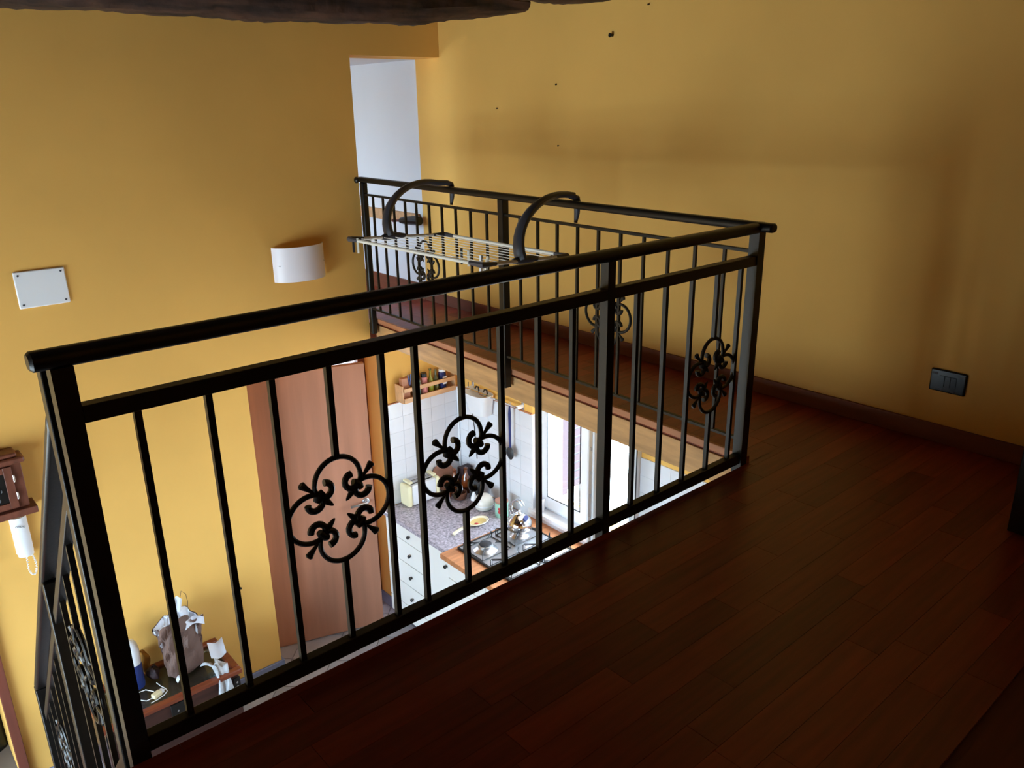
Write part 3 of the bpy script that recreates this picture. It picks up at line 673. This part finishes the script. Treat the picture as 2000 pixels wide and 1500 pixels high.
# pouch and dark bundle
def lump(name, m, loc, r, seed, label, cat):
    rn = random.Random(seed); ph = [rn.uniform(0, 6) for _ in range(6)]
    def f(u, v):
        th = 2*PI*u; p = PI*v; w_ = 1+.12*math.sin(3*th+ph[0])*math.sin(p)+.10*math.sin(2*th+5*p+ph[1])+.05*math.sin(7*th+ph[2]+3*p)
        z = -math.cos(p)*r[2]*w_; return (r[0]*w_*math.sin(p)*math.cos(th), r[1]*w_*math.sin(p)*math.sin(th), max(0, z+r[2]*.8))
    return tag(MB().grid(f, 28, 18, True).build(name, m, loc=loc), label, cat)
lump('pouch', 'ochre', (.665, 3.085, ZC), (.042, .035, .085), 1, 'mustard yellow cloth pouch behind the paper bag on the chest', 'pouch')
lump('cloth_bundle', 'maroon', (.695, 2.985, ZC), (.038, .042, .045), 2, 'dark maroon cloth bundle beside the mustard pouch on the chest', 'cloth')
# charger with cable
cg = thing('phone_charger', 'small white plug charger with a looped cable on the chest', 'charger', (.645, 2.79, ZC), .4)
B(-.028, .028, -.018, .018, 0, .03).build('plug_body', 'cream', cg, bevel=.005); B(.028, .048, -.014, .014, .004, .026).build('adapter', 'white_plastic', cg, bevel=.004)
MB().tube([(.048, 0, .012), (.07, .005, .006), (.075, .05, .004), (.085, .10, .004)], .003, 6).build('cable', 'white_plastic', cg)
MB().tube([(-.028, 0, .012), (-.06, .02, .006), (-.075, .06, .01), (-.05, .10, .03), (-.01, .08, .03), (.0, .02, .03)], .003, 6).build('cable', 'white_plastic', cg)
MB().tube([(-.06, -.02, .005), (-.02, -.03, .004), (.03, -.032, .004), (.06, -.02, .004), (.07, .005, .005)], .003, 6).build('cable', 'white_plastic', cg)
# crumpled tissue and papers
def crum(u, v):
    x = -.08+.15*u; s = v
    return (x*(1-.35*s)+.02*math.sin(5*u+2*s), .10-.20*s, .012+.016*math.sin(11*u+3*s)+.008*math.sin(23*u)+(.03*math.sin(PI*s) if s < .6 else .028))
def drape(u, v):
    if v < .55:
        p = crum(u, v); return p
    p = crum(u, .55); d = (v-.55)
    return (p[0]+.02*d+.012*math.sin(9*u+8*d), p[1]-.06*min(1, d*4)-.012*math.sin(9*u), p[2]+.012-.42*d)
tag(MB().grid(drape, 26, 24).build('plastic_bag', 'tissue', solid=.0015, loc=(1.02, 2.765, ZC+.006)), 'crumpled grey plastic bag hanging over the front edge of the chest', 'plastic bag')
tag(MB().grid(lambda u, v: (-.05+.10*u+.02*v, -.055+.11*v, .012+.05*v+.014*math.sin(5*u+2)), 8, 8).build('paper_sheet', 'paper', solid=.001, loc=(1.075, 2.945, ZC)), 'folded white paper sheet lying on the chest lid beside the bag', 'paper')
tag(MB().grid(lambda u, v: (-.02+.04*u, -.02+.04*v, .012+.03*(1-abs(2*u-1))), 6, 6).build('paper_scrap', 'paper', solid=.001, loc=(.80, 2.83, ZC)), 'small white paper scrap at the foot of the paper bag', 'paper')

# ---------------------------------------------------------------- kitchen units
ZT = -1.47
cf = 2.53
du = thing('drawer_unit', 'white kitchen base unit with four drawers and black knobs', 'cabinet', (2.86, 2.86, ZL))
def U(o, x0, x1, y0, y1, z0, z1): return B(x0-o[0], x1-o[0], y0-o[1], y1-o[1], z0-o[2], z1-o[2])
o_ = (2.86, 2.86, ZL)
U(o_, cf+.02, XK-.02, 2.587, YA-.012, ZL+.10, ZT-.037).build('carcass', 'cabinet', du)
U(o_, cf+.06, XK-.02, 2.587, YA-.012, ZL, ZL+.10).build('plinth', 'grey_plastic', du)
zz = [-1.51, -1.645, -1.83, -2.02, -2.21]
for a, b in zip(zz, zz[1:]):
    d = U(o_, cf, cf+.02, 2.59, YA-.02, b+.003, a-.003).build('drawer', 'cabinet', du, bevel=.002)
    MB().lathe([(.005, 0), (.005, .01), (.013, .014), (.014, .02), (.009, .025)], 12, mx=Matrix.Translation((cf-o_[0], 2.80-o_[1], (a+b)/2-o_[2])) @ Matrix.Rotation(-PI/2, 4, 'Y')).build('knob', 'black', d)
U(o_, cf, cf+.02, 2.59, YA-.02, ZL+.10, -2.213).build('drawer', 'cabinet', du, bevel=.002)
cu = thing('door_unit', 'narrow white kitchen base unit with one tall door beside the drawers', 'cabinet', (2.86, 2.45, ZL))
o_ = (2.86, 2.45, ZL)
U(o_, cf+.02, XK-.02, 2.313, 2.585, ZL+.10, ZT-.037).build('carcass', 'cabinet', cu); U(o_, cf+.06, XK-.02, 2.313, 2.585, ZL, ZL+.10).build('plinth', 'grey_plastic', cu)
d = U(o_, cf, cf+.02, 2.315, 2.583, ZL+.11, -1.513).build('door', 'cabinet', cu, bevel=.002)
MB().lathe([(.005, 0), (.005, .01), (.013, .014), (.014, .02), (.009, .025)], 12, mx=Matrix.Translation((cf-o_[0], 2.34-o_[1], -1.615-o_[2])) @ Matrix.Rotation(-PI/2, 4, 'Y')).build('knob', 'black', d)
hu = thing('hob_unit', 'white kitchen base unit with panelled doors under the gas hob', 'cabinet', (2.86, 1.85, ZL))
o_ = (2.86, 1.85, ZL); hx = 2.515
U(o_, hx+.02, XK-.02, 1.40, 2.31, ZL+.10, ZT-.041).build('carcass', 'cabinet', hu); U(o_, hx+.06, XK-.02, 1.40, 2.31, ZL, ZL+.10).build('plinth', 'grey_plastic', hu)
for a, b in ((1.40, 1.855), (1.855, 2.31)):
    d = U(o_, hx, hx+.02, a+.002, b-.002, -1.68, -1.513).build('drawer', 'cabinet', hu, bevel=.002)
    U(o_, hx-.006, hx, a+.03, b-.03, -1.66, -1.535).build('panel', 'cabinet', d, bevel=.004)
    d = U(o_, hx, hx+.02, a+.002, b-.002, ZL+.11, -1.685).build('door', 'cabinet', hu, bevel=.002)
    U(o_, hx-.006, hx, a+.05, b-.05, ZL+.16, -1.735).build('panel', 'cabinet', d, bevel=.004)
tag(B(2.505, XK-.012, 2.312, YA-.012, ZT-.036, ZT).build('granite_worktop', 'granite', bevel=.006), 'speckled pink grey granite worktop beside the hob', 'worktop')
tag(B(2.455, XK-.001, 1.40, 2.31, ZT-.038, ZT).build('wooden_worktop', 'worktop_wood', bevel=.003), 'brown wooden worktop around the gas hob', 'worktop')
# gas hob
hb = thing('gas_hob', 'stainless steel four burner gas hob with black wire pan supports', 'hob', (2.87, 1.98, ZT))
HX, HY = .285, .295
B(-HX, HX, -HY, HY, 0, .010).build('hob_tray', 'steel', hb, bevel=.008)
for (a, b, c, d) in ((-HX-.004, -HX+.008, -HY, HY), (HX-.008, HX+.004, -HY, HY), (-HX, HX, HY-.008, HY+.004), (-HX, HX, -HY-.004, -HY+.008)):
    B(a, b, c, d, 0, .013).build('edge_gasket', 'black', hb)
def burner(x, y, r):
    o = MB().lathe([(r*1.55, .010), (r*1.5, .014), (r*1.15, .024), (r*1.02, .032), (r, .034)], 24, c=(x, y, 0)).build('burner_bowl', 'steel', hb)
    MB().lathe([(r*.95, .033), (r*.98, .038), (r*.95, .046), (r*.8, .049)], 24, c=(x, y, 0)).build('burner_ring', 'alu', o)
    MB().lathe([(r*.78, .049), (r*.8, .053), (r*.7, .056), (r*.1, .057)], 24, c=(x, y, 0)).build('burner_cap', 'black_plastic', o)
burner(-.155, .15, .055); burner(.15, .14, .048); burner(-.14, -.15, .04); burner(.14, -.15, .05)
def grate(x, y, s=.125):
    z = .062
    g = MB().tube([(x-s, y+s*.7, .012), (x-s, y+s*.7, z), (x-s*.45, y+s*.3, z)], .003, 6)
    for (ax, ay) in ((-1, 1), (1, 1), (-1, -1), (1, -1)):
        g.tube([(x+ax*s, y+ay*s*.85, .011), (x+ax*s, y+ay*s*.85, z-.006), (x+ax*s*.93, y+ay*s*.8, z), (x+ax*s*.38, y+ay*s*.33, z), (x+ax*s*.33, y+ay*s*.29, z-.008)], .0032, 6)
    g.tube([(x-s, y-s*.85, .014), (x+s, y-s*.85, .014), (x+s, y+s*.85, .014), (x-s, y+s*.85, .014)], .0032, 6, closed=True)
    g.build('pan_support', 'black', hb)
for (x, y) in ((-.145, .145), (.145, .145), (-.145, -.15), (.145, -.15)): grate(x, y)
for i in range(4): MB().lathe([(.016, .010), (.016, .026), (.012, .03)], 14, c=(.03+.0*i, -.21+.05*i-.06, 0)).build('control_knob', 'black_plastic', hb)
# kettle
kt = thing('kettle', 'polished steel whistling kettle standing on the hob', 'kettle', (3.02, 2.12, ZT+.063))
MB().lathe([(.075, 0), (.087, .006), (.090, .02), (.088, .05), (.078, .075), (.055, .10), (.035, .112), (.033, .114)], 28).build('body', 'chrome', kt)
MB().lathe([(.034, .113), (.03, .119), (.012, .125), (.006, .13), (.010, .138), (.008, .146), (.001, .148)], 20).build('lid', 'chrome', kt)
MB().tube([(-.02, -.055, .075), (-.03, -.085, .10), (-.036, -.102, .125)], [.022, .017, .014], 12).build('spout', 'chrome', kt)
MB().tube([(-.034, -.098, .12), (-.042, -.118, .145)], [.018, .019], 12).build('whistle', 'navy', kt)
hpts = [(.0, .074, .07), (0, .095, .11), (0, .085, .17), (0, .04, .21), (0, -.01, .215), (0, -.04, .19)]
for dx in (-.012, .012): MB().tube([(x+dx, y, z) for x, y, z in hpts], .004, 8).build('handle_wire', 'chrome', kt)
# spoon rest
sr = thing('spoon_rest', 'yellow ceramic spoon rest with red fruit motif on the granite', 'spoon rest', (2.86, 2.46, ZT), 0)
def bowl(u, v):
    a = 2*PI*u; r = v; return (.055+.085*r*math.cos(a), .062*r*math.sin(a), .006+.020*r**3)
MB().grid(bowl, 32, 10, True).build('bowl', 'ceramic', sr, solid=.006)
MB().grid(lambda u, v: (.055+.066*v*math.cos(2*PI*u), .047*v*math.sin(2*PI*u), .0105+.008*v**3), 28, 6, True).build('glaze', 'ceramic_yellow', sr)
MB().lathe([(.016, 0), (.012, .002), (.001, .003)], 12, c=(.03, -.008, .0115)).build('fruit_motif', 'red', sr)
MB().tube([(-.02, .005, .014), (-.07, .0, .018), (-.13, -.008, .018), (-.17, -.012, .012), (-.185, -.014, .006)], [.020, .016, .016, .017, .014], 10, sq=(.5, 1)).build('handle', 'ceramic', sr)
# toaster
to = thing('toaster', 'cream and white toaster with wire bun rack by the tiled wall', 'toaster', (2.82, 3.06, ZT))
B(-.115, .115, -.062, .062, .008, .175).build('body', 'white_plastic', to, bevel=.012)
for s in (-1, 1): B(min(s*.112, s*.15), max(s*.112, s*.15), -.068, .062, 0, .182).build('end_cap', 'cream', to, bevel=.018)
for y in (-.022, .022): B(-.10, .10, y-.009, y+.009, .172, .178).build('slot', 'black', to)
for y in (-.04, -.014, .014, .04): MB().tube([(-.12, y, .18), (-.12, y, .195), (.12, y, .195), (.12, y, .18)], .003, 6).build('rack_wire', 'steel', to)
for s in (-1, 1): B(s*.11-.016, s*.11+.016, -.045, .045, .188, .206).build('rack_handle', 'cream', to, bevel=.004)
B(-.05, .0, -.0635, -.0615, .035, .045).build('name_mark', 'grey_plastic', to)
# round board, glassware, pot, grater in the corner
tag(MB().lathe([(.001, -.008), (.108, -.008), (.11, 0), (.108, .008), (.001, .008)], 32, mx=Matrix.Rotation(math.radians(78), 4, 'X')).build('chopping_board', 'board_pink', loc=(3.07, YA-.045, ZT+.112)), 'round pinkish wooden board leaning on the tiles behind the amber bottles', 'board')
def bottle(x, y, r, h, label, m='amber'):
    t = thing('amber_bottle', label, 'bottle', (x, y, ZT))
    MB().lathe([(r*.9, 0), (r, .008), (r, h*.5), (r*.85, h*.62), (r*.4, h*.78), (r*.36, h*.92), (r*.42, h*.93), (r*.42, h*.95)], 20).build('bottle_body', m, t)
    MB().lathe([(r*.34, h*.95), (r*.5, h*.97), (r*.5, h), (r*.2, h*1.04)], 14).build('stopper', m, t)
bottle(3.10, 2.985, .036, .20, 'amber glass bottle nearest the round board'); bottle(3.17, 2.93, .036, .21, 'amber glass bottle in front of the dark brown box'); bottle(3.02, 2.97, .030, .13, 'short amber glass bottle nearest the toaster')
tag(B(-.05, .05, -.035, .035, 0, .19).build('tea_box', 'maroon', bevel=.003, loc=(3.21, 2.99, ZT)), 'dark brown box standing in the tiled corner behind the bottles', 'box')
pt = thing('brown_bowl', 'brown striped ceramic bowl in front of the amber bottles', 'bowl', (3.06, 2.87, ZT))
MB().lathe([(.035, 0), (.05, .01), (.058, .04), (.056, .06), (.048, .06), (.045, .03), (.001, .02)], 24, cap=False).build('bowl', 'brown_pot', pt)
gt = thing('box_grater', 'black box grater with light stripes beside the brown bowl', 'grater', (3.16, 2.80, ZT), .5)
B(-.035, .035, -.04, .04, 0, .13).build('body', 'black', gt, bevel=.008)
for i in range(5): B(-.028+.013*i, -.024+.013*i, -.0415, -.039, .02, .06).build('stripe', 'white_plastic', gt)
gj = thing('garlic_jar', 'white ribbed ceramic garlic jar with pointed lid', 'jar', (3.10, 2.62, ZT))
MB().lathe([(.055, 0), (.068, .012), (.074, .04), (.074, .06), (.066, .09), (.045, .11), (.02, .117)], 28).build('body', 'jar_white', gj)
MB().lathe([(.075, .036), (.077, .04), (.075, .044)], 28, cap=False).build('band', 'white_plastic', gj)
MB().lathe([(.026, 0), (.024, .02), (.004, .075)], 16, c=(-.03, .085, .05)).build('funnel_tip', 'white_plastic', gj)
tn = thing('tea_tin', 'pale green tin with red fruit print and wooden lid', 'tin', (3.125, 2.44, ZT))
MB().lathe([(.05, 0), (.05, .105), (.052, .106), (.052, .114), (.047, .115)], 28).build('tin_body', 'mint', tn)
MB().lathe([(.049, .114), (.05, .12), (.049, .13), (.001, .131)], 28).build('lid', 'board_pink', tn)
for (a, z, r) in ((3.75, .05, .016), (3.65, .075, .012), (3.9, .025, .009)):
    MB().lathe([(r, 0), (r*.8, .003), (.001, .004)], 12, mx=Matrix.Translation((.05*math.cos(a), .05*math.sin(a), z)) @ Matrix.Rotation(a, 4, 'Z') @ Matrix.Rotation(PI/2, 4, 'Y')).build('fruit_print', 'red', tn)
sp = thing('sill_pot', 'small white pot on the window sill beside the reveal', 'pot', (3.30, 2.20, KZ0+.004))
MB().lathe([(.026, 0), (.034, .09), (.036, .10), (.031, .10), (.024, .01), (.001, .01)], 20, cap=False).build('pot', 'white_plastic', sp)
tag(B(3.255, XK-.012, YA-.03, YA-.012, ZT, -.65).build('corner_pipe', 'white_plastic', bevel=.006), 'white vertical conduit in the tiled kitchen corner', 'conduit')
# spice shelf
ss = thing('spice_shelf', 'small light wooden spice shelf fixed above the white tiles', 'shelf', (2.945, YA, -.635))
for x in (-.245, .233): B(x, x+.012, -.10, 0, 0, .135).build('side_panel', 'light_wood', ss, bevel=.002)
B(-.233, .233, -.10, 0, 0, .012).build('shelf_board', 'light_wood', ss); B(-.233, .233, -.010, 0, .012, .10).build('back_panel', 'light_wood', ss)
for z0, z1 in ((.0, .038), (.085, .115)): B(-.235, .235, -.112, -.10, z0, z1).build('front_rail', 'light_wood', ss, bevel=.002)
def jar(x, r, h, m, lidm, label, hl=.03):
    t = thing('spice_jar', label, 'jar', (x, YA-.055, -.623), 0, 'jars on the spice shelf')
    MB().lathe([(r*.95, 0), (r, .005), (r, h-hl-.006), (r*.8, h-hl)], 18).build('jar_body', m, t)
    MB().lathe([(r*.92, h-hl), (r*.95, h-.004), (r*.85, h), (.001, h)], 18).build('jar_lid', lidm, t); return t
j = jar(2.855, .030, .165, 'mint', 'black', 'spice jar with green and white label and dark lid'); B(-.026, .026, -.0315, -.028, .07, .10).build('jar_label', 'white_plastic', j)
jar(2.925, .026, .17, 'pinkjar', 'black', 'pink spice jar with a dark lid')
def oil(x, m, h, label):
    t = thing('oil_bottle', label, 'bottle', (x, YA-.055, -.623), 0, 'bottles on the spice shelf')
    MB().lathe([(.02, 0), (.022, .006), (.022, .10), (.009, .13), (.008, h-.012)], 16).build('bottle_body', m, t)
    MB().lathe([(.010, h-.012), (.010, h), (.001, h)], 12).build('cap', 'olive', t)
oil(2.985, 'oil', .19, 'yellow green oil bottle on the spice shelf'); oil(3.035, 'olive', .175, 'dark olive oil bottle on the spice shelf')
j = jar(3.095, .030, .165, 'navy', 'white_plastic', 'dark blue jar with pale cap on the spice shelf', .02); B(-.016, .020, -.0315, -.028, .05, .11).build('jar_label', 'paper', j)
tag(B(-.035, .035, -.02, .02, 0, .17).build('wooden_box', 'pine_edge', bevel=.003, loc=(2.755, YA-.05, -.623)), 'small brown wooden box at the end of the spice shelf', 'box')
bp = thing('blue_clothespin', 'blue clothespin clipped on the wooden box on the spice shelf', 'clothespin', (2.785, YA-.074, -.475))
for s in (-1, 1): MB().tube([(s*.003, 0, -.04), (s*.006, 0, 0), (s*.013, 0, .045)], [.004, .006, .005], 6).build('prong', 'blue', bp)
# utensil rail
ur = thing('utensil_rail', 'steel utensil rail on two wall brackets beside the window', 'rail', (XK, 2.65, -.61))
MB().tube([(-.06, -.30, 0), (-.06, .30, 0)], .008, 10).build('rail_tube', 'chrome', ur)
for y in (-.29, .29):
    B(-.006, 0, y-.013, y+.013, -.075, .075).build('wall_plate', 'alu', ur, bevel=.002); MB().tube([(0, y, 0), (-.03, y, -.004), (-.062, y, 0)], [.012, .016, .014], 10).build('bracket_arm', 'white_plastic', ur)
ub = thing('utensil_bin', 'white plastic bin hanging on the utensil rail', 'bin', (XK-.005, 2.775, -.61))
def binw(u, v):
    a = 2*PI*u; ca, sa = math.cos(a), math.sin(a); k_ = .74+.26*v
    x = -.075-.072*math.copysign(abs(ca)**.55, ca); y = .122*math.copysign(abs(sa)**.5, sa)
    if x < -.12: x = -.12-(-.12-x)*(1+.35*(1-abs(y)/.122))
    return (x*(k_ if x < -.02 else 1), y*k_, -.155+.165*v)
MB().grid(binw, 56, 8, True).build('bin_wall', 'white_plastic', ub, solid=.004)
MB().prism([(binw(i/56, 0)[0], binw(i/56, 0)[1]) for i in range(56)], -.156, -.152).build('bin_bottom', 'white_plastic', ub)
for y in (-.05, .05): MB().tube([(-.03, y, .0), (-.035, y, .035), (-.055, y, .045), (-.068, y, .03)], .006, 6).build('bin_hook', 'black_plastic', ub)
def utensil(y, x, label, kind):
    t = thing('kitchen_utensil', label, 'utensil', (x, y, -.615), 0, 'utensils on the rail')
    MB().tube([(0, 0, 0), (0, 0, -.06), (0, 0, -.16), (.0, 0, -.33)], [.006, .013, .011, .010], 8, sq=(.7, 1)).build('handle', 'navy' if kind else 'black_plastic', t)
    MB().tube([(.010*math.cos(a)+.002, 0, .010+.012*math.sin(a)) for a in [2*PI*q/10 for q in range(10)]], .0022, 5, closed=True).build('hanging_loop', 'steel', t)
    MB().grid(lambda u, v: (-.012*(1-(v)**2), .038*v*math.cos(2*PI*u), -.375+.05*v*math.sin(2*PI*u)), 24, 6, True).build('head', 'black_plastic', t, solid=.003)
utensil(2.515, XK-.062, 'black slotted spoon hanging from the utensil rail', 0); utensil(2.44, XK-.062, 'dark blue handled skimmer hanging from the utensil rail', 1)
cbl = MB().tube([(XK-.05, 2.935, -.56), (XK-.05, 2.94, -.66), (XK-.03, 2.93, -.78), (XK-.016, 2.92, -.95), (XK-.016, 2.90, -1.2)], .003, 6)
tag(cbl.build('hanging_cable', 'black_plastic'), 'thin dark cable hanging from the utensil rail bracket', 'cable')
pc = MB().lathe([(.012, 0), (.014, .02), (.006, .04)], 10)
